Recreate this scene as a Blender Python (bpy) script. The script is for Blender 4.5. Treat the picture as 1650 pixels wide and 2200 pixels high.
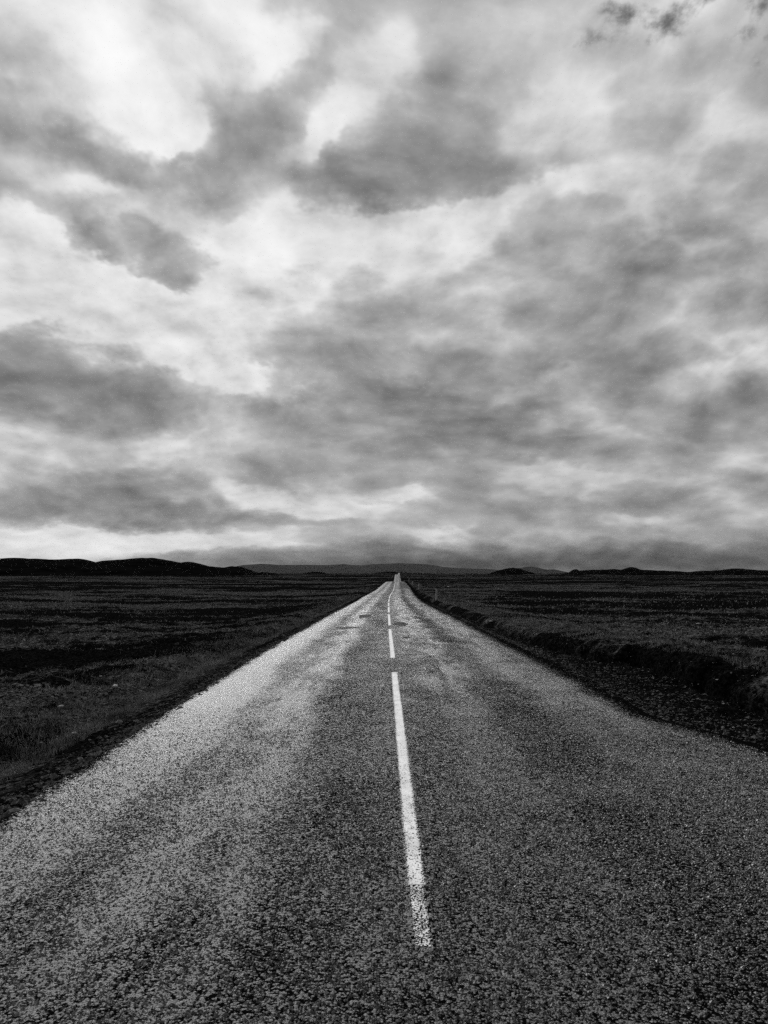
import bpy, math, random
import numpy as np
from mathutils import Vector

random.seed(7)
rng = np.random.default_rng(11)
scene = bpy.context.scene
for o in list(bpy.data.objects):
    bpy.data.objects.remove(o)
C = scene.collection

# ------------------------------------------------------------------ camera
EYE = 1.6
cam_data = bpy.data.cameras.new("camera")
cam_data.sensor_width = 36.0
cam_data.sensor_height = 36.0
cam_data.sensor_fit = 'AUTO'
cam_data.lens = 27.0
cam_data.shift_y = 0.0591
cam_data.clip_start = 0.05
cam_data.clip_end = 90000.0
cam = bpy.data.objects.new("camera", cam_data)
cam.location = (0.0, 0.0, EYE)
cam.rotation_euler = (math.radians(90.0), 0.0, 0.0)
C.objects.link(cam)
scene.camera = cam

FPX = 1650.0            # focal length in photograph pixels; horizon row 1230, axis column 824


def px_dir(px, py):
    u = (px - 825.0) / FPX
    w = (1230.0 - py) / FPX
    return math.atan(u), math.atan(w / math.sqrt(1 + u * u))


# ------------------------------------------------------------------ render look
vs = scene.view_settings
vs.view_transform = 'Standard'
vs.look = 'None'
vs.exposure = 1.0
vs.gamma = 1.0
vs.use_curve_mapping = False
scene.render.filter_size = 1.0
cy = scene.cycles
cy.use_denoising = False
cy.max_bounces = 5
cy.diffuse_bounces = 2
cy.glossy_bounces = 2
cy.transmission_bounces = 2
cy.transparent_max_bounces = 6
cy.volume_bounces = 0
cy.use_adaptive_sampling = True
cy.adaptive_threshold = 0.015
cy.adaptive_min_samples = 12

# ------------------------------------------------------------------ sun and sky
SUN_AZ, SUN_EL = px_dir(235, 100)          # veiled sun, upper left, ahead of the camera
sun_data = bpy.data.lights.new("sun", 'SUN')
sun_data.energy = 1.5
sun_data.angle = math.radians(10.0)
sun_data.color = (1.0, 1.0, 1.0)           # black and white photograph
sun = bpy.data.objects.new("sun", sun_data)
sd = Vector((math.sin(SUN_AZ) * math.cos(SUN_EL), math.cos(SUN_AZ) * math.cos(SUN_EL), math.sin(SUN_EL)))
sun.rotation_euler = sd.to_track_quat('Z', 'Y').to_euler()
sun.location = sd * 50
C.objects.link(sun)


class NT:
    """small helper round a node tree"""
    def __init__(self, tree):
        self.t = tree

    def n(self, kind, **kw):
        nd = self.t.nodes.new(kind)
        for k, v in kw.items():
            setattr(nd, k, v)
        return nd

    def put(self, sock, v):
        if isinstance(v, bpy.types.NodeSocket):
            self.t.links.new(v, sock)
        elif v is not None:
            sock.default_value = v

    def m(self, op, a, b=None, c=None, clamp=False):
        nd = self.n('ShaderNodeMath', operation=op, use_clamp=clamp)
        for s, v in zip(nd.inputs, (a, b, c)):
            self.put(s, v)
        return nd.outputs[0]

    def v(self, op, a, b=None, c=None):
        nd = self.n('ShaderNodeVectorMath', operation=op)
        if op == 'SCALE':
            self.put(nd.inputs[0], a)
            self.put(nd.inputs['Scale'], b)
        else:
            for s, x in zip(nd.inputs, (a, b, c)):
                self.put(s, x)
        return nd.outputs['Value'] if op in ('DOT_PRODUCT', 'LENGTH', 'DISTANCE') else nd.outputs[0]

    def comb(self, x, y, z=0.0):
        nd = self.n('ShaderNodeCombineXYZ')
        for s, q in zip(nd.inputs, (x, y, z)):
            self.put(s, q)
        return nd.outputs[0]

    def sep(self, v):
        nd = self.n('ShaderNodeSeparateXYZ')
        self.put(nd.inputs[0], v)
        return nd.outputs

    def noise(self, vec, scale, detail=4.0, rough=0.5, dist=0.0, lac=2.0, dim='2D', w=None):
        nd = self.n('ShaderNodeTexNoise', noise_dimensions=dim)
        self.put(nd.inputs['Vector'], vec)
        nd.inputs['Scale'].default_value = scale
        nd.inputs['Detail'].default_value = detail
        nd.inputs['Roughness'].default_value = rough
        nd.inputs['Lacunarity'].default_value = lac
        nd.inputs['Distortion'].default_value = dist
        return nd.outputs

    def rng(self, v, a, b, c=0.0, d=1.0, smooth=False):
        nd = self.n('ShaderNodeMapRange', interpolation_type='SMOOTHSTEP' if smooth else 'LINEAR')
        nd.clamp = True
        self.put(nd.inputs[0], v)
        for s, x in zip(nd.inputs[1:5], (a, b, c, d)):
            self.put(s, x)
        return nd.outputs[0]

    def mix(self, f, a, b):
        nd = self.n('ShaderNodeMix', data_type='FLOAT')
        self.put(nd.inputs[0], f)
        self.put(nd.inputs[2], a)
        self.put(nd.inputs[3], b)
        return nd.outputs[0]


world = bpy.data.worlds.new("World")
scene.world = world
world.use_nodes = True
world.cycles.sampling_method = 'MANUAL'
world.cycles.sample_map_resolution = 256
W = NT(world.node_tree)
world.node_tree.nodes.clear()
w_out = W.n('ShaderNodeOutputWorld')
w_bg = W.n('ShaderNodeBackground')
w_bg.inputs['Strength'].default_value = 0.05
world.node_tree.links.new(w_bg.outputs[0], w_out.inputs[0])

# clear sky behind the clouds (seen only through the few holes)
nishita = W.n('ShaderNodeTexSky', sky_type='NISHITA')
nishita.sun_disc = False
nishita.sun_elevation = SUN_EL
nishita.sun_rotation = SUN_AZ
nbw = W.n('ShaderNodeRGBToBW')
world.node_tree.links.new(nishita.outputs[0], nbw.inputs[0])

tc = W.n('ShaderNodeTexCoord').outputs['Generated']
dx, dy, dz = W.sep(tc)
zc = W.m('ADD', W.m('MAXIMUM', dz, 0.0), 0.38)
plane = W.comb(W.m('DIVIDE', dx, zc), W.m('DIVIDE', dy, zc), 0.0)
az = W.m('ARCTAN2', dx, dy)
el = W.m('ARCSINE', W.m('MINIMUM', W.m('MAXIMUM', dz, -1.0), 1.0))

# cloud layer: two domain warps, then billowing fractal noise lit from the sun's side
wn1 = W.noise(plane, 1.5, 1.0, 0.5)[1]
wn2 = W.noise(plane, 5.0, 2.0, 0.55)[1]
warp = W.v('ADD', W.v('SCALE', W.v('SUBTRACT', wn1, (0.5, 0.5, 0.5)), 0.12),
           W.v('SCALE', W.v('SUBTRACT', wn2, (0.5, 0.5, 0.5)), 0.035))
pw = W.v('ADD', plane, warp)


# rounded billows (cell noise) softened with fractal noise
vo = W.n('ShaderNodeTexVoronoi', feature='F1', voronoi_dimensions='2D', normalize=True)
W.put(vo.inputs['Vector'], pw)
vo.inputs['Scale'].default_value = 5.0
vo.inputs['Detail'].default_value = 2.5
vo.inputs['Roughness'].default_value = 0.48
vo.inputs['Lacunarity'].default_value = 2.1
puff = W.m('MULTIPLY_ADD', vo.outputs['Distance'], -0.95, 0.83)
soft = W.noise(pw, 3.4, 6.0, 0.46)[0]
den = W.mix(0.48, puff, soft)
# the side of each billow that faces the sun is brighter
soft2 = W.noise(W.v('ADD', pw, (math.sin(SUN_AZ) * 0.05 - 0.012, math.cos(SUN_AZ) * 0.03, 0.0)), 3.4, 6.0, 0.46)[0]
relief = W.m('SUBTRACT', soft, soft2)

# layout of the large cloud masses by azimuth and elevation (radians)
lw = W.noise(plane, 4.4, 5.0, 0.58)[1]
lwv = W.v('SUBTRACT', lw, (0.5, 0.5, 0.5))
elev_fac = W.rng(el, 0.0, 0.40, 0.20, 1.0)
lay = W.v('ADD', W.comb(az, el, 0.0),
          W.v('MULTIPLY', lwv, W.comb(W.m('MULTIPLY', elev_fac, 0.18), W.m('MULTIPLY', elev_fac, 0.13), 0.0)))

# px, py, rx, ry, rotation, amount, hardness  (photograph pixels, turned into angles below)
MASSES = [
    (330, 255, 60, 42, 0, 0.15, 1), (640, 300, 50, 40, 0, 0.08, 1),
    (250, 90, 220, 130, 0, 0.10, 1), (880, 1204, 400, 22, 0, -0.30, 1), (1350, 1212, 420, 16, 0, -0.2, 1),
    (235, 80, 90, 110, -10, 0.46, 1), (300, 270, 40, 24, 10, 0.14, 1), (370, 300, 30, 20, 0, 0.08, 1),
    (210, 400, 60, 24, 0, 0.1, 1), (590, 95, 60, 45, 20, 0.24, 1), (735, 255, 32, 75, -25, 0.26, 1),
    (840, 140, 60, 70, 0, 0.1, 1), (380, 190, 60, 60, 0, 0.12, 1), (620, 440, 70, 90, 30, 0.15, 1),
    (250, 680, 280, 55, -8, 0.19, 1), (540, 560, 240, 60, 0, 0.15, 1), (800, 520, 190, 28, 8, 0.15, 1),
    (930, 480, 100, 34, 0, 0.2, 1), (1200, 400, 75, 25, 10, 0.16, 1), (60, 500, 120, 35, 0, 0.12, 1),
    (120, 1165, 240, 26, 0, 0.3, 1), (420, 1160, 200, 18, 0, 0.1, 1), (230, 945, 170, 32, -6, 0.14, 1),
    (500, 800, 90, 14, 0, 0.17, 1), (560, 835, 70, 20, 0, 0.17, 1), (1050, 850, 130, 14, 14, 0.1, 1),
    (1180, 920, 60, 40, 0, 0.1, 1), (1600, 770, 90, 40, 10, 0.12, 1), (570, 1078, 90, 26, -15, 0.1, 3),
    (560, 1112, 110, 12, -8, -0.1, 1), (740, 1100, 60, 16, 0, 0.1, 3), (960, 1160, 70, 18, -12, 0.08, 3),
    (370, 1075, 40, 12, 0, 0.14, 1), (870, 1062, 66, 18, 0, 0.1, 3), (1350, 1112, 60, 9, 0, 0.08, 1),
    (1330, 650, 140, 25, 22, 0.08, 1), (110, 130, 70, 42, -20, -0.16, 1), (60, 245, 90, 45, -10, -0.17, 1),
    (140, 310, 70, 32, -20, -0.12, 1), (265, 335, 65, 42, 0, -0.2, 1), (420, 365, 80, 45, -30, -0.2, 1),
    (470, 225, 80, 45, -40, -0.11, 1), (600, 190, 70, 60, 0, -0.07, 1), (130, 470, 110, 28, 0, -0.13, 1),
    (335, 560, 120, 40, -4, -0.27, 2), (180, 565, 55, 38, 20, -0.2, 2), (775, 385, 100, 65, 10, -0.27, 1),
    (695, 60, 65, 85, -10, -0.12, 1), (980, 240, 100, 110, 0, -0.15, 1), (1040, 390, 120, 60, 0, -0.15, 1),
    (120, 835, 200, 90, -14, -0.25, 2), (330, 860, 80, 50, -20, -0.1, 1), (190, 1085, 230, 52, 4, -0.22, 2),
    (430, 1125, 160, 26, 0, -0.13, 1), (1030, 910, 230, 45, -16, -0.22, 2), (740, 900, 220, 45, 0, -0.15, 1),
    (1150, 720, 200, 90, 5, -0.17, 1), (660, 770, 110, 50, -8, -0.14, 1), (1460, 540, 150, 70, 30, -0.15, 1),
    (1440, 770, 120, 30, 12, -0.1, 1), (700, 1000, 180, 45, 0, -0.14, 1), (1200, 1080, 250, 40, 0, -0.07, 1),
    (1550, 890, 180, 55, 10, -0.12, 1), (1180, 1204, 560, 30, 0, -0.17, 1), (760, 1209, 280, 15, 0, -0.13, 1),
    (1000, 1222, 500, 10, 0, -0.12, 1), (1650, 1210, 200, 22, 0, -0.1, 1), (1500, 1060, 160, 18, 0, -0.07, 1),
]
HOLES = [(1366, 44, 60, 30, -25, .95, 1), (1264, 118, 60, 22, 0, .55, 1), (1480, 18, 40, 44, 0, .6, 1),
         (1645, 82, 60, 30, 0, .8, 1), (1580, 10, 70, 30, 0, .6, 1), (1535, 88, 60, 14, 0, .4, 1)]


def masses(items):
    """sum of soft ellipses; the running sum rides along in the vector's z"""
    vec, turned = lay, 0.0
    for px, py, rx, ry, rot, amp, hard in sorted(items, key=lambda q: q[4]):
        if rot != turned:
            mp = W.n('ShaderNodeMapping', vector_type='POINT')
            W.put(mp.inputs['Vector'], vec)
            mp.inputs['Rotation'].default_value = (0, 0, -math.radians(rot - turned))
            vec, turned = mp.outputs[0], rot
        a, e = px_dir(px, py)
        u = (px - 825.0) / FPX
        w_ = (1230.0 - py) / FPX
        th = -math.radians(rot)
        ca, ce = a * math.cos(th) - e * math.sin(th), a * math.sin(th) + e * math.cos(th)
        sx, sy = rx / FPX / (1 + u * u) * 1.25, ry / FPX / (1 + w_ * w_) * 1.25
        q = W.v('MULTIPLY_ADD', vec, (1 / sx, 1 / sy, 0.0), (-ca / sx, -ce / sy, 0.0))
        r2 = W.v('DOT_PRODUCT', q, q)
        if hard != 1:
            r2 = W.m('POWER', r2, float(hard))
        vec = W.v('MULTIPLY_ADD', W.m('POWER', math.exp(-0.9), r2), (0.0, 0.0, amp), vec)
    return W.sep(vec)[2]


base = W.rng(W.v('DOT_PRODUCT', tc, tuple(sd)), 0.0, 1.0, 0.44, 0.73)
layout = masses(MASSES)
dcon = W.rng(el, 0.02, 0.32, 0.55, 1.0)
thick = W.m('MULTIPLY_ADD', W.m('MULTIPLY', W.m('SUBTRACT', den, 0.5), dcon), 2.4, W.m('MULTIPLY', layout, -2.1))
belly = W.rng(thick, -0.30, 0.52, 0.0, 1.0, True)
tone = W.m('MULTIPLY_ADD', layout, 0.40, W.m('ADD', base, 0.10))
tone = W.m('MULTIPLY_ADD', belly, -0.19, tone)
vein = W.m('MULTIPLY', W.rng(vo.outputs['Distance'], 0.42, 0.70, 0.0, 1.0, True), dcon)
tone = W.m('MULTIPLY_ADD', vein, 0.07, tone)
rim = W.m('MULTIPLY', W.rng(thick, -0.34, -0.08, 0.0, 1.0, True), W.rng(thick, -0.08, 0.12, 1.0, 0.0, True))
tone = W.m('MULTIPLY_ADD', rim, 0.06, tone)
tone = W.m('MULTIPLY_ADD', W.m('MULTIPLY', relief, dcon), 0.80, tone)
wisp = W.noise(W.v('ADD', pw, (3.7, 1.9, 0.0)), 9.0, 6.0, 0.62)[0]
tone = W.m('MULTIPLY_ADD', W.m('MULTIPLY', W.m('SUBTRACT', wisp, 0.5), dcon), 0.32, tone)
# soft shoulder towards white instead of a hard clip
over = W.m('MAXIMUM', W.m('SUBTRACT', tone, 0.80), 0.0)
tone = W.m('ADD', W.m('MINIMUM', tone, 0.80), W.m('MULTIPLY', W.m('SUBTRACT', 1.0, W.m('POWER', math.exp(-1.0), W.m('MULTIPLY', over, 4.2))), 0.26))
tone = W.m('MAXIMUM', tone, 0.26)
cloud = W.m('MULTIPLY', W.m('POWER', tone, 2.2), 10.0)
holes = masses(HOLES)
shred = W.noise(W.v('ADD', pw, (1.3, 7.7, 0.0)), 15.0, 5.0, 0.62)[0]
hole_f = W.rng(W.m('MULTIPLY_ADD', W.m('SUBTRACT', shred, 0.5), 3.2, holes), 0.30, 1.25, 0.0, 1.0, True)
hole_f = W.m('MULTIPLY', hole_f, W.rng(holes, 0.02, 0.5, 0.0, 0.85))
clear = W.m('MULTIPLY', nbw.outputs[0], 0.20)
sky_val = W.mix(W.m('MULTIPLY', hole_f, W.rng(el, 0.0, 0.1)), cloud, clear)
grey = W.comb(sky_val, sky_val, sky_val)
world.node_tree.links.new(grey, w_bg.inputs['Color'])


# ------------------------------------------------------------------ helpers
def tag(o, label=None, cat=None, group=None, kind=None):
    if label:
        o["label"] = label
    if cat:
        o["category"] = cat
    if group:
        o["group"] = group
    if kind:
        o["kind"] = kind
    return o


def mesh_obj(name, verts, faces, mat, parent=None, smooth=False, uvs=None):
    me = bpy.data.meshes.new(name)
    verts = np.asarray(verts, dtype=np.float32)
    faces = np.asarray(faces, dtype=np.int32)
    k = faces.shape[1]
    me.vertices.add(len(verts))
    me.vertices.foreach_set("co", verts.ravel())
    me.loops.add(faces.size)
    me.loops.foreach_set("vertex_index", faces.ravel())
    me.polygons.add(len(faces))
    me.polygons.foreach_set("loop_start", np.arange(0, faces.size, k, dtype=np.int32))
    me.polygons.foreach_set("loop_total", np.full(len(faces), k, dtype=np.int32))
    me.polygons.foreach_set("use_smooth", np.full(len(faces), smooth, dtype=bool))
    if uvs is not None:
        uvl = me.uv_layers.new(name="metres")
        uvs = np.asarray(uvs, dtype=np.float32)[faces.ravel()]
        uvl.data.foreach_set("uv", uvs.ravel())
    me.update()
    me.validate()
    me.materials.append(mat)
    o = bpy.data.objects.new(name, me)
    C.objects.link(o)
    if parent is not None:
        o.parent = parent
    return o


def grid_faces(nr, nc, wrap=False):
    r = np.arange(nr - 1)[:, None]
    c = np.arange(nc if wrap else nc - 1)[None, :]
    c2 = (c + 1) % nc
    a = r * nc + c
    b = r * nc + c2
    d = (r + 1) * nc + c
    e = (r + 1) * nc + c2
    return np.stack([a, b, e, d], -1).reshape(-1, 4)


_T = np.random.default_rng(5)
_ANG = _T.uniform(0, 2 * np.pi, 8192)
_GX, _GY = np.cos(_ANG), np.sin(_ANG)


def gnoise(x, y, seed=0):
    """gradient noise, about -0.7..0.7"""
    x = np.asarray(x, dtype=np.float64)
    y = np.asarray(y, dtype=np.float64)
    ix = np.floor(x).astype(np.int64)
    iy = np.floor(y).astype(np.int64)
    fx, fy = x - ix, y - iy

    def g(i, j, a, b):
        h = ((i * 73856093) ^ (j * 19349663) ^ (seed * 83492791)) & 8191
        return _GX[h] * a + _GY[h] * b
    u = fx * fx * fx * (fx * (fx * 6 - 15) + 10)
    v = fy * fy * fy * (fy * (fy * 6 - 15) + 10)
    n0 = g(ix, iy, fx, fy) * (1 - u) + g(ix + 1, iy, fx - 1, fy) * u
    n1 = g(ix, iy + 1, fx, fy - 1) * (1 - u) + g(ix + 1, iy + 1, fx - 1, fy - 1) * u
    return n0 * (1 - v) + n1 * v


def fbm(x, y, octaves, seed=0, gain=0.5):
    s, a = 0.0, 1.0
    for i in range(octaves):
        s = s + a * gnoise(x * 2 ** i, y * 2 ** i, seed + i)
        a *= gain
    return s


def sstep(a, b, x):
    t = np.clip((x - a) / (b - a), 0, 1)
    return t * t * (3 - 2 * t)


# ------------------------------------------------------------------ materials
def new_mat(name):
    m = bpy.data.materials.new(name)
    m.use_nodes = True
    m.node_tree.nodes.clear()
    t = NT(m.node_tree)
    out = t.n('ShaderNodeOutputMaterial')
    b = t.n('ShaderNodeBsdfPrincipled')
    m.node_tree.links.new(b.outputs[0], out.inputs['Surface'])
    return m, t, b, out


def setcol(t, b, val):
    if isinstance(val, bpy.types.NodeSocket):
        t.put(b.inputs['Base Color'], t.comb(val, val, val))
    else:
        b.inputs['Base Color'].default_value = (val, val, val, 1)


def asphalt_material(name, tone=1.0, patch=False):
    m, t, b, out = new_mat(name)
    uv = t.n('ShaderNodeUVMap', uv_map="metres").outputs[0]
    lat, along, _ = t.sep(uv)
    vor = t.n('ShaderNodeTexVoronoi', feature='F1', voronoi_dimensions='2D')
    t.put(vor.inputs['Vector'], uv)
    vor.inputs['Scale'].default_value = 88.0
    vor.inputs['Randomness'].default_value = 1.0
    dist = vor.outputs['Distance']
    chip = t.sep(vor.outputs['Color'])[0]
    vor2 = t.n('ShaderNodeTexVoronoi', feature='F1', voronoi_dimensions='2D')
    t.put(vor2.inputs['Vector'], uv)
    vor2.inputs['Scale'].default_value = 41.0
    chip2 = t.sep(vor2.outputs['Color'])[1]
    fine = t.noise(uv, 190.0, 3.0, 0.6)[0]
    mid = t.noise(uv, 42.0, 5.0, 0.75)[0]
    big = t.noise(uv, 1.3, 5.0, 0.55)[0]
    huge = t.noise(t.v('MULTIPLY', uv, (1.6, 0.22, 1.0)), 0.6, 5.0, 0.6)[0]
    far = t.noise(uv, 9.0, 6.0, 0.85)[0]
    # pale stone heads stand out of black bitumen pits
    head = t.m('MULTIPLY_ADD', t.m('SUBTRACT', chip, 0.5), 0.55, t.m('MULTIPLY_ADD', t.m('SUBTRACT', chip2, 0.5), 0.30, 0.5))
    head = t.m('MULTIPLY_ADD', t.m('SUBTRACT', mid, 0.5), 0.70, head)
    head = t.m('MULTIPLY_ADD', t.m('SUBTRACT', far, 0.5), 0.34, head)
    head = t.m('MULTIPLY_ADD', t.m('SUBTRACT', big, 0.5), 0.32, head)
    head = t.m('MULTIPLY_ADD', t.m('SUBTRACT', huge, 0.5), 0.40, head)
    head = t.m('MULTIPLY_ADD', t.m('SUBTRACT', 0.40, dist), 0.45, head)
    rough = 0.40
    if not patch:
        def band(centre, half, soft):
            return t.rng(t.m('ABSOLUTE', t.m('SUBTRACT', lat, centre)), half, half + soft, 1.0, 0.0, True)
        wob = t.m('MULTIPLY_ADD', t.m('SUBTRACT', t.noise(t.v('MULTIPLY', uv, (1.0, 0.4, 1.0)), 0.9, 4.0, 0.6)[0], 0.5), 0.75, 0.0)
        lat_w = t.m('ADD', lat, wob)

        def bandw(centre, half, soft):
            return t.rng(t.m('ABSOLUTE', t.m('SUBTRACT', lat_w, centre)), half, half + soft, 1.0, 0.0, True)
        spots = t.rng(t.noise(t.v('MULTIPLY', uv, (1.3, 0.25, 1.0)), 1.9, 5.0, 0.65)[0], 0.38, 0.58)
        edge = t.m('MULTIPLY', bandw(-2.30, 0.10, 0.40), t.rng(along, 30.0, 10.0, 0.45, 1.0))  # bright sheen of the smooth left edge, painted in as pale colour
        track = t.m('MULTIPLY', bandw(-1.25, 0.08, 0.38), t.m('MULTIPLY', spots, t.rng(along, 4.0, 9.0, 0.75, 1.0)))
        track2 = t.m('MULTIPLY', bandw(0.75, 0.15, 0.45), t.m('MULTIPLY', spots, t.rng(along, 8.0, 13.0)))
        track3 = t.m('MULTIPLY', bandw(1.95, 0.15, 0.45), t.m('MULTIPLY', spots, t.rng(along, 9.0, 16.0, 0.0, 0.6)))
        worn = t.m('MAXIMUM', t.m('MAXIMUM', edge, t.m('MULTIPLY', track, 0.85)), t.m('MULTIPLY', t.m('MAXIMUM', track2, track3), 0.75))  # wheel-track wear plus the edge sheen painted into the colour
        # oil and tyre darkened strips between the tracks, crumbled dirty edges
        dark = t.m('MULTIPLY', t.m('MAXIMUM', bandw(-0.45, 0.15, 0.5), bandw(1.35, 0.1, 0.5)), 0.09)
        lat_e = t.m('MULTIPLY_ADD', t.m('SUBTRACT', far, 0.5), 0.5, lat)
        flare = t.rng(along, 6.8, 9.2, 0.60, 0.0, True)
        lat_r = t.m('SUBTRACT', lat_e, flare)
        crumb = t.m('MAXIMUM', t.rng(lat_e, -2.56, -2.84, 0.0, 0.8), t.rng(lat_r, 2.5, 3.05, 0.0, 0.8))
        dark = t.m('ADD', dark, t.rng(lat_w, 0.2, 1.6, 0.0, 0.05))  # right lane painted darker, for light weakening away from the sun's side
        head = t.m('SUBTRACT', t.m('SUBTRACT', head, dark), crumb)
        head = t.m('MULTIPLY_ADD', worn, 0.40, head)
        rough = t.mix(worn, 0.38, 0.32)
    top = t.rng(head, 0.40, 0.66, 0.0, 1.0, True)
    c = t.mix(top, 0.004, t.m('MULTIPLY', t.rng(fine, 0.3, 0.7, 0.6, 1.4), t.rng(chip, 0.0, 1.0, 0.012, 0.09)))
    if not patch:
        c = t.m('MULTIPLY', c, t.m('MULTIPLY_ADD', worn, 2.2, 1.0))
    c = t.m('MULTIPLY', c, tone)
    setcol(t, b, c)
    t.put(b.inputs['Roughness'], rough)
    t.put(b.inputs['Specular IOR Level'], t.m('MULTIPLY', top, 0.95 * min(tone, 1.05)))
    h = t.m('SUBTRACT', 1.0, t.m('POWER', dist, 1.6))
    h = t.m('MULTIPLY_ADD', chip2, 0.7, h)
    h = t.m('MULTIPLY_ADD', mid, 2.2, h)
    h = t.m('MULTIPLY_ADD', fine, 0.35, h)
    bp = t.n('ShaderNodeBump')
    bp.inputs['Strength'].default_value = 1.0
    bp.inputs['Distance'].default_value = 0.007 if not patch else 0.004
    t.put(bp.inputs['Height'], h)
    t.put(b.inputs['Normal'], bp.outputs[0])
    return m


def paint_material(name, wear):
    m, t, b, out = new_mat(name)
    uv = t.n('ShaderNodeUVMap', uv_map="metres").outputs[0]
    vor = t.n('ShaderNodeTexVoronoi', feature='F1', voronoi_dimensions='2D')
    t.put(vor.inputs['Vector'], uv)
    vor.inputs['Scale'].default_value = 88.0
    mid = t.noise(uv, 22.0, 6.0, 0.68)[0]
    grit = t.noise(uv, 75.0, 4.0, 0.7)[0]
    setcol(t, b, t.m('MULTIPLY', t.rng(grit, 0.3, 0.7, 0.60, 0.86), t.rng(t.noise(uv, 3.0, 5.0, 0.6)[0], 0.35, 0.6, 0.75, 1.0)))
    b.inputs['Roughness'].default_value = 0.6
    lack = t.m('ADD', t.m('ADD', t.m('MULTIPLY', vor.outputs['Distance'], 0.45), t.m('MULTIPLY', mid, 0.55)),
               t.m('MULTIPLY', grit, 0.5))
    lat = t.sep(uv)[0]
    lack = t.m('ADD', lack, t.rng(t.m('ABSOLUTE', lat), 0.030, 0.056, 0.0, 0.36))
    blot = t.noise(t.v('MULTIPLY', uv, (1.0, 0.4, 1.0)), 6.0, 4.0, 0.6)[0]
    lack = t.m('MULTIPLY_ADD', t.m('SUBTRACT', blot, 0.5), 0.30, lack)
    alng = t.sep(uv)[1]
    lack = t.m('ADD', lack, t.rng(alng, 3.2, 7.5, 0.11, 0.0))
    mask = t.rng(lack, wear, wear + 0.06)
    tr = t.n('ShaderNodeBsdfTransparent')
    mx = t.n('ShaderNodeMixShader')
    t.put(mx.inputs[0], mask)
    m.node_tree.links.new(b.outputs[0], mx.inputs[1])
    m.node_tree.links.new(tr.outputs[0], mx.inputs[2])
    m.node_tree.links.new(mx.outputs[0], out.inputs['Surface'])
    bp = t.n('ShaderNodeBump')
    bp.inputs['Distance'].default_value = 0.002
    bp.inputs['Strength'].default_value = 0.7
    t.put(bp.inputs['Height'], t.m('MULTIPLY_ADD', mid, 1.0, t.m('SUBTRACT', 1.0, vor.outputs['Distance'])))
    t.put(b.inputs['Normal'], bp.outputs[0])
    return m


def ground_material():
    m, t, b, out = new_mat("volcanic heath")
    pos = t.n('ShaderNodeNewGeometry').outputs['Position']
    flat = t.v('MULTIPLY', pos, (1.0, 1.0, 0.0))
    f1 = t.noise(pos, 14.0, 6.0, 0.7, dim='3D')[0]
    f2 = t.noise(pos, 2.2, 6.0, 0.65, dim='3D')[0]
    f4 = t.noise(t.v('MULTIPLY', flat, (0.45, 1.0, 1.0)), 0.016, 6.0, 0.62)[0]
    # moss and dry heath over black sand
    grow = t.n('ShaderNodeAttribute', attribute_type='GEOMETRY', attribute_name="growth").outputs['Fac']
    cover = t.m('ADD', grow, t.m('ADD', t.m('MULTIPLY', t.m('SUBTRACT', f2, 0.5), 0.9), t.m('MULTIPLY', t.m('SUBTRACT', f4, 0.5), 0.5)))
    cover = t.rng(cover, -0.10, 0.24)
    at = t.n('ShaderNodeAttribute', attribute_type='GEOMETRY', attribute_name="verge").outputs['Fac']
    cover = t.m('MULTIPLY', cover, t.m('SUBTRACT', 1.0, at))
    heath = t.m('MULTIPLY', t.rng(f1, 0.45, 0.64, 0.003, 0.15), t.rng(f2, 0.40, 0.66, 0.35, 1.4))
    sand = t.rng(t.m('POWER', f1, 2.0), 0.18, 0.5, 0.001, 0.014)
    setcol(t, b, t.mix(cover, sand, heath))
    b.inputs['Roughness'].default_value = 0.95
    b.inputs['Specular IOR Level'].default_value = 0.0
    bp = t.n('ShaderNodeBump')
    bp.inputs['Strength'].default_value = 0.9
    bp.inputs['Distance'].default_value = 0.05
    t.put(bp.inputs['Height'], t.m('MULTIPLY_ADD', f2, 2.0, f1))
    t.put(b.inputs['Normal'], bp.outputs[0])
    return m


def plain_material(name, lo, hi, scale, rough=0.9, spec=0.15, bump=0.0):
    m, t, b, out = new_mat(name)
    pos = t.n('ShaderNodeTexCoord').outputs['Object']
    f = t.noise(pos, scale, 5.0, 0.62, dim='3D')[0]
    setcol(t, b, t.rng(f, 0.32, 0.68, lo, hi))
    b.inputs['Roughness'].default_value = rough
    b.inputs['Specular IOR Level'].default_value = spec
    if bump:
        bp = t.n('ShaderNodeBump')
        bp.inputs['Distance'].default_value = bump
        t.put(bp.inputs['Height'], f)
        t.put(b.inputs['Normal'], bp.outputs[0])
    return m


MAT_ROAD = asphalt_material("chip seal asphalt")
MAT_PATCH = asphalt_material("dark repair asphalt", 0.14, True)
MAT_APRON = asphalt_material("smooth grey asphalt", 0.7, True)
MAT_PALE = asphalt_material("pale seal", 2.4, True)
MAT_PAINT = paint_material("road paint", 0.88)
MAT_WORN = paint_material("worn road paint", 0.75)
MAT_GROUND = ground_material()
MAT_HILL = plain_material("dark basalt hillside", 0.0012, 0.005, 0.02, 1.0, 0.0, 2.0)
MAT_MOUNT = plain_material("far mountain rock", 0.010, 0.02, 0.001, 1.0, 0.0)
MAT_STONE = plain_material("pale grey stone", 0.22, 0.45, 9.0, 0.8, 0.3, 0.01)
MAT_GRAVEL = plain_material("dark lava gravel", 0.004, 0.15, 7.0, 0.9, 0.0)
MAT_POST = plain_material("weathered post plastic", 0.30, 0.42, 14.0, 0.6, 0.3)
MAT_REFL = plain_material("reflector", 0.5, 0.7, 40.0, 0.3, 0.6)

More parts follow.
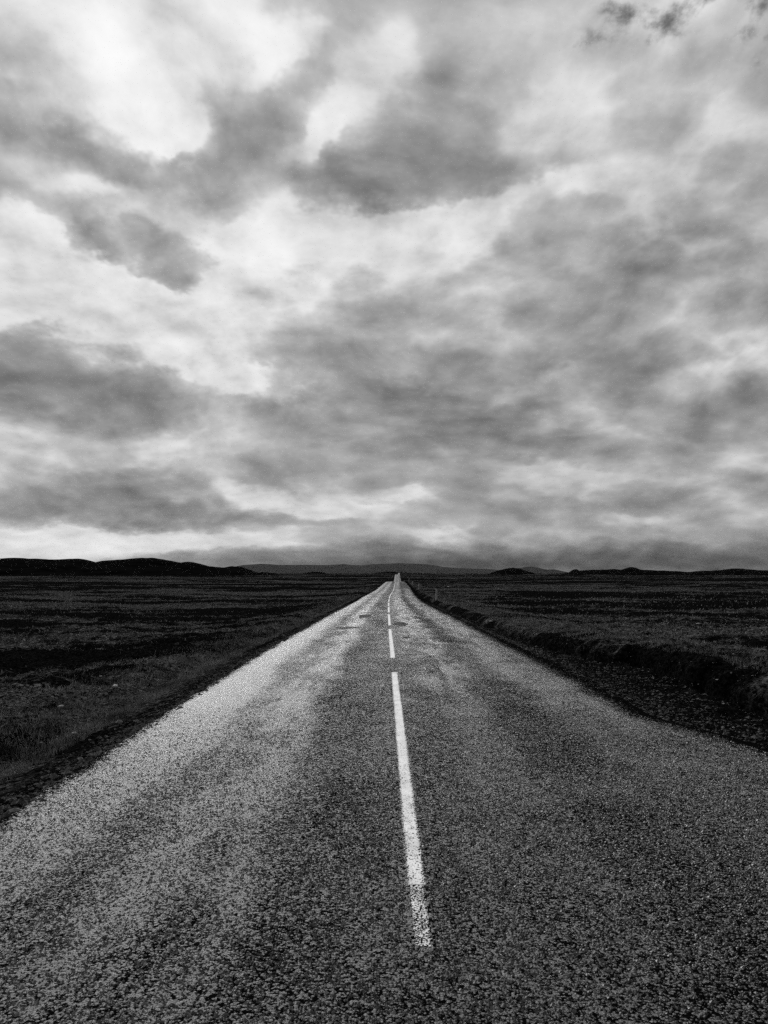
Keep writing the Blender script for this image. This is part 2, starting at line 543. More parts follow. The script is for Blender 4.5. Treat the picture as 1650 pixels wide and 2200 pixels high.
# grass: thin blades that let some light through
MAT_GRASS, gt, gb, gout = new_mat("dry grass")
gpos = gt.n('ShaderNodeNewGeometry').outputs['Position']
setcol(gt, gb, gt.rng(gt.noise(gpos, 1.7, 5.0, 0.7, dim='3D')[0], 0.38, 0.62, 0.05, 0.33))
gb.inputs['Roughness'].default_value = 0.8
gb.inputs['Specular IOR Level'].default_value = 0.0

# ------------------------------------------------------------------ road line and land
RD = np.array([-60, 0, 14, 23.5, 34.7, 45.9, 57, 68, 79.5, 90, 102, 127, 180, 225, 260, 330, 430, 560, 635, 720, 820,
               900, 1200, 1700, 2400, 2700, 3200], dtype=float)
RX = np.array([.165, .165, .165, .18, .22, .28, .35, .45, .61, .82, 1.15, 1.65, 2.55, 3.4, 4.1, 5.4, 7.4, 9.9, 11.2,
               12.7, 14.4, 15.9, 22, 33, 47, 53, 62])
RZ = np.array([0, 0, 0, -.14, -.29, -.46, -.65, -.77, -.82, -.93, -.97, -1.0, -1.0, -1.05, -1.5, -3.0, -4.4, -4.6,
               -4.2, -2.6, -.5, -.9, -5, -4, 0.2, -1, -6])
_ss = np.arange(-60, 3200, 2.0)


def _smooth(y):
    q = np.interp(_ss, RD, y)
    out = q.copy()
    for i, d in enumerate(_ss):
        k = int(np.clip(d * 0.05, 1, 14))
        a, b_ = max(0, i - k), min(len(q), i + k + 1)
        out[i] = q[a:b_].mean()
    return out


_SX, _SZ = _smooth(RX), _smooth(RZ)


def road_x(d):
    return np.interp(d, _ss, _SX)


def road_z(d):
    return np.interp(d, _ss, _SZ)


EDGE_L, EDGE_R = -2.72, 2.92


def bank_lat(d):
    return np.interp(d, [0, 9, 12, 15, 17, 19, 22, 30, 60, 200], [5.6, 5.3, 5.1, 4.9, 4.4, 4.0, 3.75, 3.6, 3.5, 3.5])


def bank_depth(d):
    return np.interp(d, [0, 9, 13, 16, 19, 22, 40, 200], [.26, .34, .44, .42, .26, .20, .18, .15])


def plain_z(r):
    return np.interp(r, [0, 30, 60, 120, 300, 800, 2000, 5000, 15000, 52000],
                     [-.75, -.85, -1.1, -1.5, -2.9, -4.0, -6.0, -11, -22, -50])


def ground_z(X, Y, detail=True):
    X = np.asarray(X, dtype=float)
    Y = np.asarray(Y, dtype=float)
    r = np.hypot(X, Y)
    zr = road_z(Y)
    lat = X - road_x(Y)
    a = np.abs(lat)
    wob = 0.35 * gnoise(X * 0.0 + 3.1, Y / 4.0, 41)
    la = -lat + 0.5 * wob
    left = np.interp(la, [0, 2.3, 2.75, 3.3, 3.9, 4.5, 6.0, 9.0, 14.0],
                     [-.12, -.10, -.06, -.20, -.33, -.24, -.42, -.66, -.75])
    bl = bank_lat(Y) + 0.35 * gnoise(Y / 1.3, Y * 0 + 9.2, 42) + 0.15 * gnoise(Y / .4, Y * 0 + 2.2, 43)
    dep = bank_depth(Y)
    ra = lat
    t = ra - bl
    right_in = np.interp(ra, [0, 2.4, 2.95, 3.2, 3.6], [-.12, -.10, -.06, -.12, -.2])
    right_in = np.where(ra > 3.0, np.maximum(right_in, -dep), right_in)
    right_out = np.interp(t, [-1.2, -.35, -.12, 0.03, .25, 1.6, 3.2, 5.5, 9],
                          [-.18, -1.0, -.8, -.12, 0.04, 0.03, -.12, -.40, -.55])
    right_out = np.where(right_out < -.15, np.maximum(right_out, -dep), right_out)
    right = np.where(t < -.5, right_in, right_out)
    prof = np.where(lat < 0, left, right)
    wide = np.interp(Y, [0, 300, 600, 900], [1, 1, 2.5, 3.0])
    w = sstep(12 * wide, 70 * wide, a)
    und = (0.9 * fbm(X / 160.0, Y / 120.0, 3, 21) * sstep(40, 250, r)
           + 3.2 * fbm(X / 900.0, Y / 420.0, 3, 22) * sstep(300, 1500, r)
           + 9.0 * fbm(X / 4000.0, Y / 2000.0, 3, 23) * sstep(2500, 9000, r))
    side = np.where(lat < 0, 0.15, 0.0) * 0
    z = (zr + prof) * (1 - w) + (plain_z(r) + und + side) * w
    rough = sstep(2.9, 4.6, a)
    z = z + rough * (0.30 * gnoise(X / 13.0, Y / 10.0, 31) * sstep(6, 14, a) + 0.16 * gnoise(X / 3.6, Y / 2.6, 32) * sstep(4, 8, a))
    if detail:
        hum = 0.15 * (np.abs(gnoise(X / 1.05, Y / 0.8, 33)) * -2 + .5) + 0.08 * gnoise(X / .42, Y / .36, 34) + 0.02 * gnoise(X / .17, Y / .17, 35)
        hum = hum + 0.22 * gnoise(X / 7.0, Y / 3.0, 37)
        z = z + rough * hum * sstep(3.2, 5.2, a)
        z = z + 0.012 * gnoise(X / .12, Y / .12, 36) * sstep(2.7, 3.1, a)
    return z




def growth(X, Y):
    """where heath and moss grow: streaks whose colour also paints in lit ridges and shaded hollows"""
    r = np.hypot(X, Y)
    g = 0.55 * fbm(X / 1.5, Y / .75, 2, 201) * (1 - sstep(30, 90, r))
    g = g + 1.25 * fbm(X / 16.0, Y / 4.5, 3, 203)  * (1 - .6 * sstep(200, 500, r))
    g = g + 1.3 * fbm(X / 120.0, Y / 34.0, 3, 207) * sstep(15, 70, r)
    g = g + 0.9 * fbm(X / 800.0, Y / 190.0, 3, 211) * sstep(150, 500, r)
    return g - 0.06 - .10 * sstep(60, 300, r)


# ------------------------------------------------------------------ ground sheet
ang_f = np.linspace(-math.radians(34), math.radians(34), 600)
ang_b = np.linspace(math.radians(34), math.radians(326), 74)[1:-1]
ang = np.concatenate([ang_f, ang_b])
rad = [0.35]
while rad[-1] < 50000:
    r_ = rad[-1]
    k = 0.10 if r_ < 4 else 0.0062 if r_ < 45 else 0.011 if r_ < 900 else 0.022 if r_ < 6000 else 0.06
    rad.append(r_ * (1 + k))
rad = np.array(rad)
A, R = np.meshgrid(ang, rad)
GX, GY = R * np.sin(A), R * np.cos(A)
GZ = ground_z(GX, GY)
latg = GX - road_x(GY)
gverts = np.stack([GX.ravel(), GY.ravel(), GZ.ravel()], -1)
gverts = np.concatenate([gverts, [[0, 0, -0.12]]])
gf = grid_faces(len(rad), len(ang), wrap=True)[:, ::-1]
ground = mesh_obj("ground", gverts, gf, MAT_GROUND, smooth=True)
tag(ground, kind="structure")
verge = np.where(latg < 0, 1 - sstep(3.0, 3.7, -latg), 1 - sstep(-.15, .25, latg - bank_lat(GY)))
verge = np.append(verge.ravel(), 1.0)
at = ground.data.attributes.new("verge", 'FLOAT', 'POINT')
at.data.foreach_set("value", verge.astype(np.float32))
at = ground.data.attributes.new("growth", 'FLOAT', 'POINT')
at.data.foreach_set("value", np.append(growth(GX, GY).ravel(), 0.0).astype(np.float32))

# ------------------------------------------------------------------ road
ds = [-40.0]
while ds[-1] < 2900:
    d = ds[-1]
    ds.append(d + (0.12 if -1 < d < 30 else 0.5 if d < 120 else 2.0 if d < 900 else 6.0))
ds = np.array(ds)
cols = np.array([-1.0, -1.0, -.985, -.8, -.6, -.4, -.2, 0, .2, .4, .6, .8, .985, 1.0, 1.0])
nc = len(cols)
el_j = 0.10 * gnoise(ds / 1.9, ds * 0, 51) + 0.10 * gnoise(ds / .5, ds * 0, 52) + 0.05 * gnoise(ds / .21, ds * 0, 53)
er_j = 0.22 * gnoise(ds / 2.6, ds * 0, 54) + 0.13 * gnoise(ds / .6, ds * 0, 55) + 0.05 * gnoise(ds / .21, ds * 0, 56)


def crown(lat):
    return -0.014 * np.abs(lat) ** 1.3 * 0.6


rv, ru = [], []
for i, d in enumerate(ds):
    L, Rr = EDGE_L + el_j[i], EDGE_R + er_j[i] + float(.62 * (1 - sstep(6.8, 9.2, d)))
    for j, c in enumerate(cols):
        lat = c * (-L) if c < 0 else c * Rr
        z = crown(lat)
        if j in (0, nc - 1):
            z -= 0.14
            lat *= 1.015
        elif abs(c) == 1.0:
            z -= 0.012
        x = road_x(d) + lat
        rv.append((x, d, road_z(d) + z))
        ru.append((lat, d))
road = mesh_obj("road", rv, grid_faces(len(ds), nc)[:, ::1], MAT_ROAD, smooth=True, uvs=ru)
tag(road, kind="structure")


def road_sheet(name, outline_fn, d0, d1, lift, mat, step, nlat=3):
    """thin sheet lying on the road: outline_fn(d) -> (lat0, lat1)"""
    n = max(2, int((d1 - d0) / step) + 1)
    vs_, us_ = [], []
    for d in np.linspace(d0, d1, n):
        a, b_ = outline_fn(d)
        for lat in np.linspace(a, b_, nlat):
            vs_.append((road_x(d) + lat, d, road_z(d) + crown(lat) + lift))
            us_.append((lat, d))
    return mesh_obj(name, vs_, grid_faces(n, nlat), mat, parent=road, smooth=True, uvs=us_)


def jag(d, s, amp):
    return float(amp * gnoise(np.array([d / .06]), np.array([s]), 61)[0])


def dash(d0, d1, off=0.0, half=0.05, mat=MAT_PAINT):
    st = 0.05 if d0 < 16 else 0.5 if d0 < 120 else 3.0
    k = 0.006 if d0 < 16 else 0.0
    road_sheet("centre_line_dash", lambda d: (off - half + jag(d, 1.3, k), off + half + jag(d, 7.7, k)), d0, d1, 0.004, mat, st)


dash(3.93, 12.3)
dash(3.28, 3.925, 0.012, 0.045, MAT_WORN)
d = 14.5
while d < 262:
    dash(d, d + 9.0, 0.0, 0.05 if d < 60 else 0.065)
    d += 11.2
d = 560.0
while d < 830:
    dash(d, d + 9.0, 0.0, 0.09)
    d += 11.2


def blob_patch(name, dc, latc, rd, rl, mat, lift, seed):
    n = 26
    th = np.linspace(0, 2 * np.pi, n, endpoint=False)
    k = 1 + 0.55 * gnoise(np.cos(th) * 1.4 + seed, np.sin(th) * 1.4, 71)
    vs_, us_ = [(0, 0, 0)], [(latc, dc)]
    vs_[0] = (road_x(dc) + latc, dc, road_z(dc) + crown(latc) + lift)
    for a, q in zip(th, k):
        la, dd = latc + rl * q * math.cos(a), dc + rd * q * math.sin(a)
        vs_.append((float(road_x(dd)) + la, dd, float(road_z(dd)) + float(crown(np.float64(la))) + lift))
        us_.append((la, dd))
    fs = [(0, 1 + i, 1 + (i + 1) % n) for i in range(n)]
    return mesh_obj(name, vs_, fs, mat, parent=road, uvs=us_)


blob_patch("asphalt_patch", 33.0, -1.05, 1.7, .28, MAT_PATCH, .005, 1.0)
blob_patch("asphalt_patch", 29.5, -.45, .35, .22, MAT_PATCH, .005, 5.0)
blob_patch("asphalt_patch", 26.6, .38, 1.3, .22, MAT_PATCH, .005, 9.0)
blob_patch("asphalt_patch", 24.6, -1.35, .55, .40, MAT_PATCH, .005, 14.0)
blob_patch("asphalt_patch", 20.0, .42, .25, .10, MAT_PATCH, .005, 19.0)
road_sheet("repair_strip", lambda d: (1.05 + .12 * math.sin(d * .4), 2.75), 124, 205, .005, MAT_PATCH, 2.0)
road_sheet("repair_strip", lambda d: (.62, 1.02), 118, 150, .0055, MAT_PALE, 2.0)
road_sheet("repair_strip", lambda d: (.62, 2.1), 117.5, 121, .007, MAT_PALE, 1.0)
road_sheet("repair_strip", lambda d: (-2.55, -.25), 86, 89.5, .006, MAT_PALE, 0.5)
road_sheet("repair_strip", lambda d: (.5, 1.9), 84, 88, .006, MAT_PALE, 0.5)
road_sheet("repair_strip", lambda d: (.10, .62 + .1 * math.sin(d * 3)), 15.2, 16.6, .005, MAT_PALE, .1)

road_sheet("scratch_mark", lambda d: (-1.672 + jag(d, 3.1, .004), -1.660 + jag(d, 5.2, .004)), 3.22, 3.75, .0075, MAT_WORN, .02)
# stone chips standing out of the near road surface
m_, t_, b_, o_ = new_mat("stone chips")
tn = t_.n('ShaderNodeAttribute', attribute_type='GEOMETRY', attribute_name="tone").outputs['Fac']
setcol(t_, b_, tn)
b_.inputs['Roughness'].default_value = 0.50
b_.inputs['Specular IOR Level'].default_value = 0.6
NCH = 250000
cd = rng.uniform(2.1, 9.5, NCH)
cl = rng.uniform(-2.6, 3.35, NCH)
dens = np.interp(cd, [2.1, 4.5, 9.5], [1.0, .85, 0.0])
clus = fbm(cl * 6, cd * 6, 3, 301)
keep = (rng.random(NCH) < dens * np.clip(.8 + 1.1 * clus, .15, 1)) & (np.abs(cl) < cd * .5 + 1.6)
keep &= cl < 2.72 + .62 * (1 - sstep(6.8, 9.2, cd))
keep &= ~((np.abs(cl) < .06) & (cd > 3.25) & (rng.random(NCH) < .93))
cd, cl = cd[keep], cl[keep]
nch = len(cd)
rs = np.clip(np.exp(rng.normal(math.log(.0062), .30, nch)), .003, .012)
th0 = rng.uniform(0, 6.28, nch)
P = np.zeros((nch, 6, 3))
for q in range(5):
    aa = th0 + q * 2 * np.pi / 5 + rng.uniform(-.3, .3, nch)
    rr = rs * rng.uniform(.75, 1.25, nch)
    P[:, q, 0], P[:, q, 1], P[:, q, 2] = rr * np.cos(aa), rr * np.sin(aa), -.0015
P[:, 5, 0], P[:, 5, 1] = rs * rng.uniform(-.35, .35, nch), rs * rng.uniform(-.35, .35, nch)
P[:, 5, 2] = rs * rng.uniform(.45, .95, nch)
P[:, :, 0] += (road_x(cd) + cl)[:, None]
P[:, :, 1] += cd[:, None]
P[:, :, 2] += (road_z(cd) + crown(cl))[:, None]
CF = np.array([(q, (q + 1) % 5, 5) for q in range(5)])
CF = (CF[None] + (np.arange(nch) * 6)[:, None, None]).reshape(-1, 3)
chips = mesh_obj("stone_chips", P.reshape(-1, 3), CF, m_, parent=road, smooth=False)
chips["kind"] = "stuff"
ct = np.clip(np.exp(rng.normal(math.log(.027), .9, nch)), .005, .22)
ct *= 1 + 1.5 * np.exp(-((cl + 2.25) / .5) ** 2) + 1.0 * np.exp(-((cl + 1.25 + .3 * gnoise(cl * 0 + 1.0, cd / 2, 305)) / .45) ** 2)  # track wear, and sun-side glare painted into the left chips
ct *= 1 - .35 * sstep(.3, 1.4, cl + .5 * gnoise(cl, cd, 306))  # right chips darkened in colour, as if catching less light
at = chips.data.attributes.new("tone", 'FLOAT', 'POINT')
at.data.foreach_set("value", np.repeat(ct, 6).astype(np.float32))

# grey apron beside the road at the lower left
n = 60
av, au = [], []
for d in np.linspace(3.6, 5.25, n):
    l0 = EDGE_L - .03 + np.interp(d, ds, el_j)
    l1 = l0 - 1.6 * float(sstep(5.3, 4.3, d)) - .05
    for q in np.linspace(0, 1, 8):
        la = l0 + (l1 - l0) * q
        av.append((road_x(d) + la, d, road_z(d) - .055 - .03 * q + .004 * float(gnoise(la * 4, d * 4, 81))))
        au.append((la, d))
apron = mesh_obj("asphalt_apron", av, grid_faces(n, 8)[:, ::-1], MAT_APRON, parent=road, smooth=True, uvs=au)

# ------------------------------------------------------------------ hills and mountains


def hill(name, pts, dist, depth, mat, base_py=1240.0, seed=1, rough=0.06, nx=200, ny=40):
    """a ridge whose skyline passes through photograph points at a given distance"""
    px = np.array([p[0] for p in pts], float)
    py = np.array([p[1] for p in pts], float)
    xs = (px - 824.0) / FPX * dist
    zs = (1230.0 - py) / FPX * dist + EYE
    zb = (1230.0 - base_py) / FPX * dist + EYE - 4
    X = np.linspace(xs[0], xs[-1], nx)
    v = np.linspace(-1, 1, ny)
    # rounded interpolation of the skyline
    Z = np.interp(X, xs, zs)
    k = 1
    Z = np.convolve(np.pad(Z, k, mode='edge'), np.ones(2 * k + 1) / (2 * k + 1), 'valid')
    Z = Z + (0.9 if dist < 10000 else 0.4) * dist / FPX * fbm(X / (dist * .012), X * 0, 4, seed + 9, .6) * np.clip((Z - zb) / (12 * dist / FPX), 0, 1)
    VV, XX = np.meshgrid(v, X, indexing='ij')
    H = Z[None, :] - zb
    crest = 0.12 * gnoise(XX / (depth * .6), XX * 0, seed)
    f = np.clip(1 - np.abs(VV - crest) ** 1.7 / (1 + np.sign(VV - crest) * -crest) ** 1.7, 0, 1)
    gully = 1 - rough * 5 * np.abs(gnoise(XX / (depth * .16), VV * 1.3, seed + 3)) * (1 - f) * 2
    ZZ = zb + H * f * np.clip(gully, .3, 1) + rough * H * .5 * gnoise(XX / (depth * .11), VV * 6, seed + 5) * (1 - f)
    YY = dist + VV * depth
    SX = XX * (YY / dist) ** 0.35
    o = mesh_obj(name, np.stack([SX.ravel(), YY.ravel(), ZZ.ravel()], -1), grid_faces(ny, nx), mat, smooth=True)
    tag(o, kind="structure")
    return o


hill("hill", [(-420, 1236), (-330, 1222), (-250, 1206), (-170, 1199), (-90, 1203), (0, 1201), (28, 1198), (55, 1199.5), (95, 1201), (120, 1202.5),
              (150, 1201), (172, 1200), (185, 1203.5), (200, 1208), (214, 1212), (245, 1222), (290, 1238)], 2100, 520, MAT_HILL, 1239, 3)
hill("hill", [(150, 1239), (190, 1222), (212, 1210), (225, 1204.5), (240, 1203), (262, 1202), (285, 1199.5), (302, 1197.5), (315, 1199),
              (325, 1198), (345, 1201), (360, 1204), (388, 1209), (403, 1206.5), (420, 1209), (450, 1217), (480, 1219), (510, 1226), (545, 1238)],
     1900, 400, MAT_HILL, 1239, 17)
hill("hill", [(450, 1238), (470, 1224), (484, 1218.5), (498, 1216), (520, 1219), (540, 1226), (562, 1236)], 2500, 300, MAT_HILL, 1238, 29)
hill("hill", [(535, 1238), (552, 1230.5), (566, 1229), (590, 1231.5), (612, 1238)], 3000, 240, MAT_HILL, 1238, 37, nx=50, ny=24)
hill("hill", [(640, 1237), (652, 1231), (662, 1229.5), (680, 1227.8), (692, 1229.5), (706, 1233), (722, 1237)], 3600, 260, MAT_HILL, 1237, 41, nx=50, ny=24)
hill("hill", [(770, 1237), (805, 1230.5), (835, 1227.8), (862, 1230), (910, 1233), (960, 1237)], 3000, 300, MAT_HILL, 1237, 43, nx=60, ny=24)
hill("hill", [(1040, 1238), (1055, 1230.5), (1072, 1225), (1090, 1220.5), (1103, 1219.5), (1116, 1221.5), (1130, 1227), (1143, 1231), (1160, 1238)],
     2700, 240, MAT_HILL, 1238, 47, nx=70, ny=30)
hill("hill", [(1215, 1238), (1222, 1230), (1231, 1223.5), (1237, 1222.5), (1243, 1226), (1252, 1230), (1262, 1238)], 3300, 150, MAT_HILL, 1238, 53, nx=50, ny=24)
hill("hill", [(1190, 1238), (1230, 1227), (1260, 1224.5), (1300, 1223.8), (1316, 1222), (1330, 1224), (1344, 1222.5), (1351, 1219.5), (1355, 1218),
              (1359, 1219.5), (1368, 1224), (1400, 1225), (1450, 1227), (1490, 1229.5), (1540, 1238)], 2500, 300, MAT_HILL, 1238, 59)
hill("hill", [(1440, 1238), (1495, 1227), (1550, 1225), (1572, 1221.5), (1584, 1220.8), (1600, 1223), (1650, 1226), (1720, 1221), (1800, 1224), (1950, 1238)],
     2900, 320, MAT_HILL, 1238, 61)
hill("mountain", [(440, 1236), (520, 1214), (560, 1211), (600, 1213.5), (660, 1213.5), (700, 1214), (722, 1213), (738, 1211.5), (752, 1213.5), (775, 1215), (800, 1212),
                  (830, 1211), (860, 1210), (905, 1211.5), (930, 1214), (950, 1218), (1000, 1221), (1060, 1223), (1120, 1236)], 42000, 7000, MAT_MOUNT, 1236, 71, .05)
hill("mountain", [(1060, 1236), (1110, 1222), (1128, 1218), (1142, 1217), (1158, 1221), (1172, 1224), (1186, 1223), (1215, 1230), (1260, 1236)], 36000, 5000, MAT_MOUNT, 1236, 83, .05)

# ------------------------------------------------------------------ roadside posts


def marker_post(d, lat, height, lean, label, width=0.10):
    x = float(road_x(d)) + lat
    z = float(ground_z(np.array([x]), np.array([d]))[0]) - 0.03
    root = bpy.data.objects.new("marker_post", None)
    C.objects.link(root)
    root.location = (x, d, z)
    root.rotation_euler = (0, lean, 0)
    tag(root, label, "marker post", "roadside marker posts")
    w, t_ = width / 2, width * .32
    # tapered half-round shaft with a slanted top
    prof = [(-1, -.4), (-.9, .35), (-.45, .9), (.45, .9), (.9, .35), (1, -.4), (.8, -.55), (-.8, -.55)]
    vs_, m_ = [], len(prof)
    for h, s in ((0, 1.0), (height * .5, .97), (height * .93, .93)):
        vs_ += [(p[0] * w * s, -p[1] * t_ * s, h) for p in prof]
    vs_ += [(p[0] * w * .8, -p[1] * t_ * .8, height * (.985 + .02 * p[0])) for p in prof]
    fs = []
    for k in range(3):
        for i in range(m_):
            fs.append((k * m_ + i, k * m_ + (i + 1) % m_, (k + 1) * m_ + (i + 1) % m_, (k + 1) * m_ + i))
    me = bpy.data.meshes.new("shaft")
    me.from_pydata(vs_, [], [f[::-1] for f in fs] + [tuple(range(3 * m_, 4 * m_))])
    me.materials.append(MAT_POST)
    sh = bpy.data.objects.new("shaft", me)
    sh.parent = root
    C.objects.link(sh)
    # reflector plate on the face towards the traffic
    bw, b0, b1, yy = w * .62, height * .78, height * .88, -t_ * .92
    vv = [(-bw, yy, b0), (bw, yy, b0), (bw, yy, b1), (-bw, yy, b1)]
    vv += [(p[0], yy - .012, p[2]) for p in vv[:4]]
    ff = [(4, 5, 6, 7), (0, 1, 5, 4), (1, 2, 6, 5), (2, 3, 7, 6), (3, 0, 4, 7)]
    me2 = bpy.data.meshes.new("reflector")
    me2.from_pydata(vv, [], ff)
    me2.materials.append(MAT_POST if d < 100 else MAT_REFL)
    rf = bpy.data.objects.new("reflector", me2)
    rf.parent = root
    C.objects.link(rf)
    return root


marker_post(64.0, 3.95, 0.95, 0.02, "nearest grey marker post, standing in rough grass right of the road", 0.16)
marker_post(113.0, 3.75, 0.95, 0.03, "faint grey marker post second from the camera, right of the road", 0.14)
marker_post(163.0, 3.7, 1.0, 0.16, "pale leaning marker post where the road reaches its crest", 0.20)
marker_post(214.0, 3.75, 1.0, 0.0, "farthest small marker post right of the road at the crest", 0.18)

# ------------------------------------------------------------------ stones


def stone_mesh(name, seed):
    import bmesh
    bm = bmesh.new()
    bmesh.ops.create_icosphere(bm, subdivisions=2, radius=1.0)
    q = np.random.default_rng(seed)
    off = q.uniform(0, 50, 2)
    for v in bm.verts:
        c = v.co.copy()
        k = 1 + .35 * float(gnoise(c.x * 1.1 + off[0], c.y * 1.1 + c.z * .7 + off[1], seed))
        v.co = Vector((c.x * k, c.y * k * .8, max(c.z, -.45) * k * .62))
    me = bpy.data.meshes.new(name)
    bm.to_mesh(me)
    bm.free()
    me.materials.append(MAT_STONE)
    return me


def pix_ground(px, py):
    """where the sight line of a photograph pixel meets the land"""
    u, w = (px - 824.0) / FPX, (1230.0 - py) / FPX
    y = np.exp(np.linspace(math.log(3), math.log(4000), 6000))
    gz = ground_z(u * y, y)
    below = np.nonzero(EYE + w * y < gz)[0]
    i = below[0] if len(below) else 1500
    return u * y[i], y[i], gz[i]


STONES = [
    (962, 1262, .50, "single white stone in the dark field right of the marker posts"),
    (1340, 1239, 2.2, "pale boulder on the far plain below the pointed cone hill"),
    (1349, 1242, 1.8, "flat pale boulder just below another on the right hand far plain"),
    (1448, 1238, 1.8, "pale boulder on the far plain right of the pointed cone hill"),
    (1499, 1342, .16, "small pale stone alone in the right hand heath field"),
    (1540, 1464, .05, "pale stone below the bank among dark gravel, highest of the right verge stones"),
    (1553, 1513, .05, "whitish stone lying on the dark gravel beside the right road edge"),
    (1600, 1560, .045, "pale stone at the right frame edge on dark gravel"),
    (1552, 1564, .045, "largest pale stone of the lower right gravel verge"),
    (1575, 1564, .035, "small pale stone beside the largest one on the lower right verge"),
    (1500, 1480, .03, "small pale pebble in the dark hollow under the grass bank"),
    (1403, 1458, .03, "pale pebble on dark gravel left of the eroded bank hollow"),
    (1054, 1336, .12, "bright flat stone in the grass strip right of the road"),
    (247, 1477, .13, "bright stone on the left heath slope above the grassy verge"),
    (130, 1520, .10, "elongated pale stone on the left heath near the frame edge"),
    (158, 1577, .07, "rounded pale stone on the dark left verge gravel"),
    (215, 1454, .06, "small bright stone high on the left heath slope"),
    (88, 1597, .045, "pale pebble at the foot of the left grass verge"),
]
for i, (px, py, size, lab) in enumerate(STONES):
    x, y, z = pix_ground(px, py)
    o = bpy.data.objects.new("stone", stone_mesh("stone", 100 + i))
    o.location = (x, y, z + size * .12)
    size *= .5
    o.scale = (size, size * .8, size * .7)
    o.rotation_euler = (0, 0, random.uniform(0, 6.28))
    tag(o, lab, "stone", "pale stones beside the road and on the plain")
    C.objects.link(o)

# ------------------------------------------------------------------ gravel (loose chips on the verges)
OCT = np.array([(1, 0, 0), (-1, 0, 0), (0, 1, 0), (0, -1, 0), (0, 0, 1), (0, 0, -1)], float)
OCF = np.array([(0, 2, 4), (2, 1, 4), (1, 3, 4), (3, 0, 4), (2, 0, 5), (1, 2, 5), (3, 1, 5), (0, 3, 5)])


def scatter_stones(name, X, Y, Z, S, mat, label):
    n = len(X)
    j = rng.uniform(.55, 1.35, (n, 6, 1))
    th = rng.uniform(0, 6.28, n)
    P = OCT[None] * j * S[:, None, None]
    P[:, :, 2] *= .6
    c, s = np.cos(th)[:, None], np.sin(th)[:, None]
    Q = np.empty_like(P)
    Q[:, :, 0] = P[:, :, 0] * c - P[:, :, 1] * s + X[:, None]
    Q[:, :, 1] = P[:, :, 0] * s + P[:, :, 1] * c + Y[:, None]
    Q[:, :, 2] = P[:, :, 2] + Z[:, None] + S[:, None] * .25
    F = (OCF[None] + (np.arange(n) * 6)[:, None, None]).reshape(-1, 3)
    o = mesh_obj(name, Q.reshape(-1, 3), F, mat)
    tag(o, label, "gravel", kind="stuff")
    return o


n = 26000
d = np.exp(rng.uniform(math.log(4.2), math.log(60), n))
right = rng.random(n) < .6
latR = EDGE_R - .12 + .62 * (1 - sstep(6.8, 9.2, d)) + np.abs(rng.normal(0, 1, n)) * np.clip(bank_lat(d) - EDGE_R, .4, 3) * .6
latL = EDGE_L + .12 - np.abs(rng.normal(0, 1, n)) * .28
lat = np.where(right, latR, latL)
X = road_x(d) + lat
onroad = (lat < np.interp(d, ds, er_j) + EDGE_R + .62 * (1 - sstep(6.8, 9.2, d))) & (lat > np.interp(d, ds, el_j) + EDGE_L)
Z = np.where(onroad, road_z(d) + crown(lat) - .012, ground_z(X, d))
S = np.exp(rng.normal(math.log(.011), .5, n))
S = np.clip(S, .004, .05)
scatter_stones("gravel", X, d, Z, S, MAT_GRAVEL, "loose dark lava gravel scattered along both road edges")

# ------------------------------------------------------------------ grass


def blades(X, Y, Z, H, Wd, bend):
    n = len(X)
    th = rng.uniform(0, 2 * np.pi, n)
    lean = rng.uniform(0, 2 * np.pi, n)
    bx, by = np.cos(th) * Wd, np.sin(th) * Wd
    lx, ly = np.cos(lean) * bend * H, np.sin(lean) * bend * H
    V = np.empty((n, 5, 3))
    V[:, 0] = np.stack([X - bx, Y - by, Z], -1)
    V[:, 1] = np.stack([X + bx, Y + by, Z], -1)
    V[:, 2] = np.stack([X + bx * .7 + lx * .3, Y + by * .7 + ly * .3, Z + H * .6], -1)
    V[:, 3] = np.stack([X - bx * .7 + lx * .3, Y - by * .7 + ly * .3, Z + H * .6], -1)
    V[:, 4] = np.stack([X + lx, Y + ly, Z + H], -1)
    f = np.array([(0, 1, 2), (0, 2, 3), (3, 2, 4)])
    F = (f[None] + (np.arange(n) * 5)[:, None, None]).reshape(-1, 3)
    return V.reshape(-1, 3), F


def make_grass(name, X, Y, H, Wd, bend, label):
    Z = ground_z(X, Y) - .01
    V, F = blades(X, Y, Z, H, Wd, bend)
    o = mesh_obj(name, V, F, MAT_GRASS)
    tag(o, label, "grass", kind="stuff")


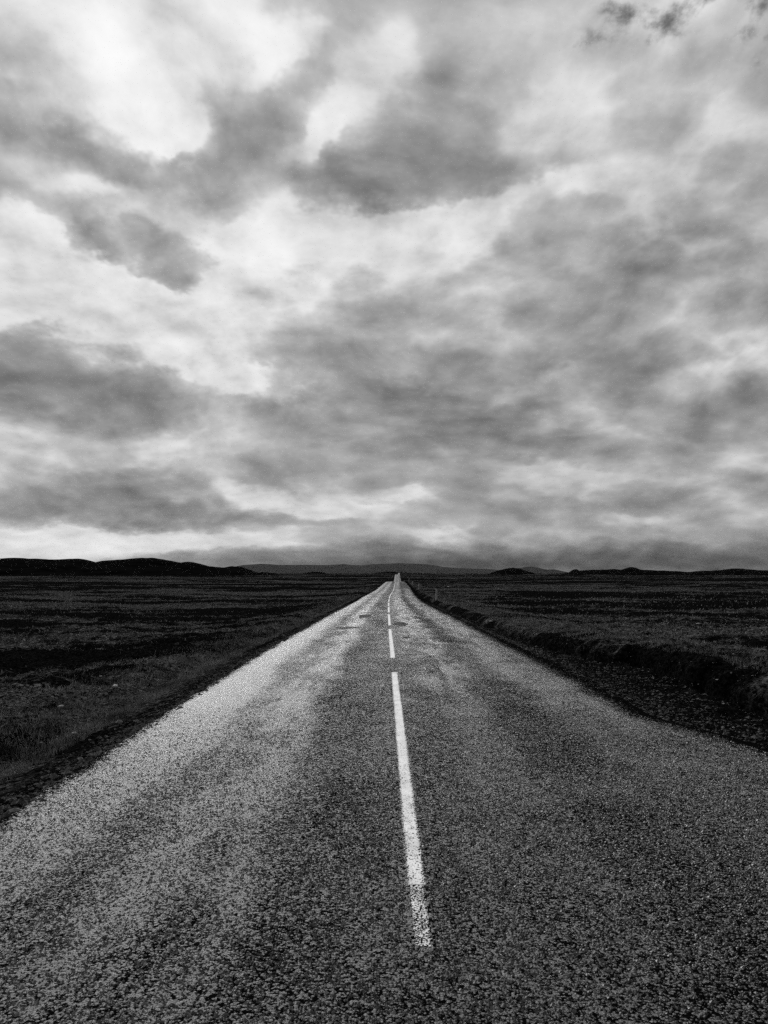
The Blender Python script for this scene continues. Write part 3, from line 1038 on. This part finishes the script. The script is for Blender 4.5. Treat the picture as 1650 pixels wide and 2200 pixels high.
# verge grass along the left embankment and the right bank
n = 90000
d = np.exp(rng.uniform(math.log(4.5), math.log(90), n))
lft = rng.random(n) < .5
lat = np.where(lft, -3.45 - np.abs(rng.normal(0, .95, n)) + .25 * gnoise(d / 1.5, d * 0, 91),
               bank_lat(d) + .42 + np.abs(rng.normal(0, 1.2, n)))
gx_ = road_x(d) + lat
steep = np.abs(ground_z(gx_ + .08, d, False) - ground_z(gx_ - .08, d, False)) > .07
keep = (gnoise(lat * 1.1 + 40, d * .6, 92) > -.34) & ~steep
d, lat = d[keep], lat[keep]
X = road_x(d) + lat
H = rng.uniform(.03, .10, len(d)) * (1 + 2.2 * (rng.random(len(d)) < .012))
make_grass("grass", X, d, H, rng.uniform(.0015, .004, len(d)) * np.clip(d / 12, 1, 4), rng.uniform(.2, .8, len(d)),
           "dry grass tufts along both road verges")
# heath on the fields
n = 190000
r = np.exp(rng.uniform(math.log(6), math.log(160), n))
a = rng.uniform(-math.radians(31), math.radians(31), n)
X, Y = r * np.sin(a), r * np.cos(a)
lat = X - road_x(Y)
steep = np.abs(ground_z(X + .08, Y, False) - ground_z(X - .08, Y, False)) > .07
keep = ~steep & ((lat < -4.2) | (lat > bank_lat(Y) + .3)) & (growth(X, Y) + .25 * rng.normal(0, 1, n) > .06)
X, Y = X[keep], Y[keep]
r = np.hypot(X, Y)
H = rng.uniform(.03, .09, len(X)) * np.clip(r / 30, 1, 2.2)
make_grass("heath", X, Y, H, rng.uniform(.003, .008, len(X)) * np.clip(r / 12, 1, 6), rng.uniform(.3, 1.1, len(X)),
           "low dry heath covering the fields on both sides")

# ------------------------------------------------------------------ haze
import bmesh
bm = bmesh.new()
bmesh.ops.create_cube(bm, size=1.0)
me = bpy.data.meshes.new("haze")
bm.to_mesh(me)
bm.free()
hz = bpy.data.objects.new("haze", me)
hz.scale = (104000, 104000, 940)
hz.location = (0, 0, -160 + 470)
C.objects.link(hz)
hm = bpy.data.materials.new("thin haze")
hm.use_nodes = True
hm.node_tree.nodes.clear()
ho = hm.node_tree.nodes.new('ShaderNodeOutputMaterial')
hv = hm.node_tree.nodes.new('ShaderNodeVolumePrincipled')
hv.inputs['Color'].default_value = (.9, .9, .9, 1)
hv.inputs['Density'].default_value = 0.0000015
hv.inputs['Anisotropy'].default_value = 0.2
hm.node_tree.links.new(hv.outputs[0], ho.inputs['Volume'])
me.materials.append(hm)
tag(hz, "thin pale haze over the whole plain", "haze", kind="stuff")
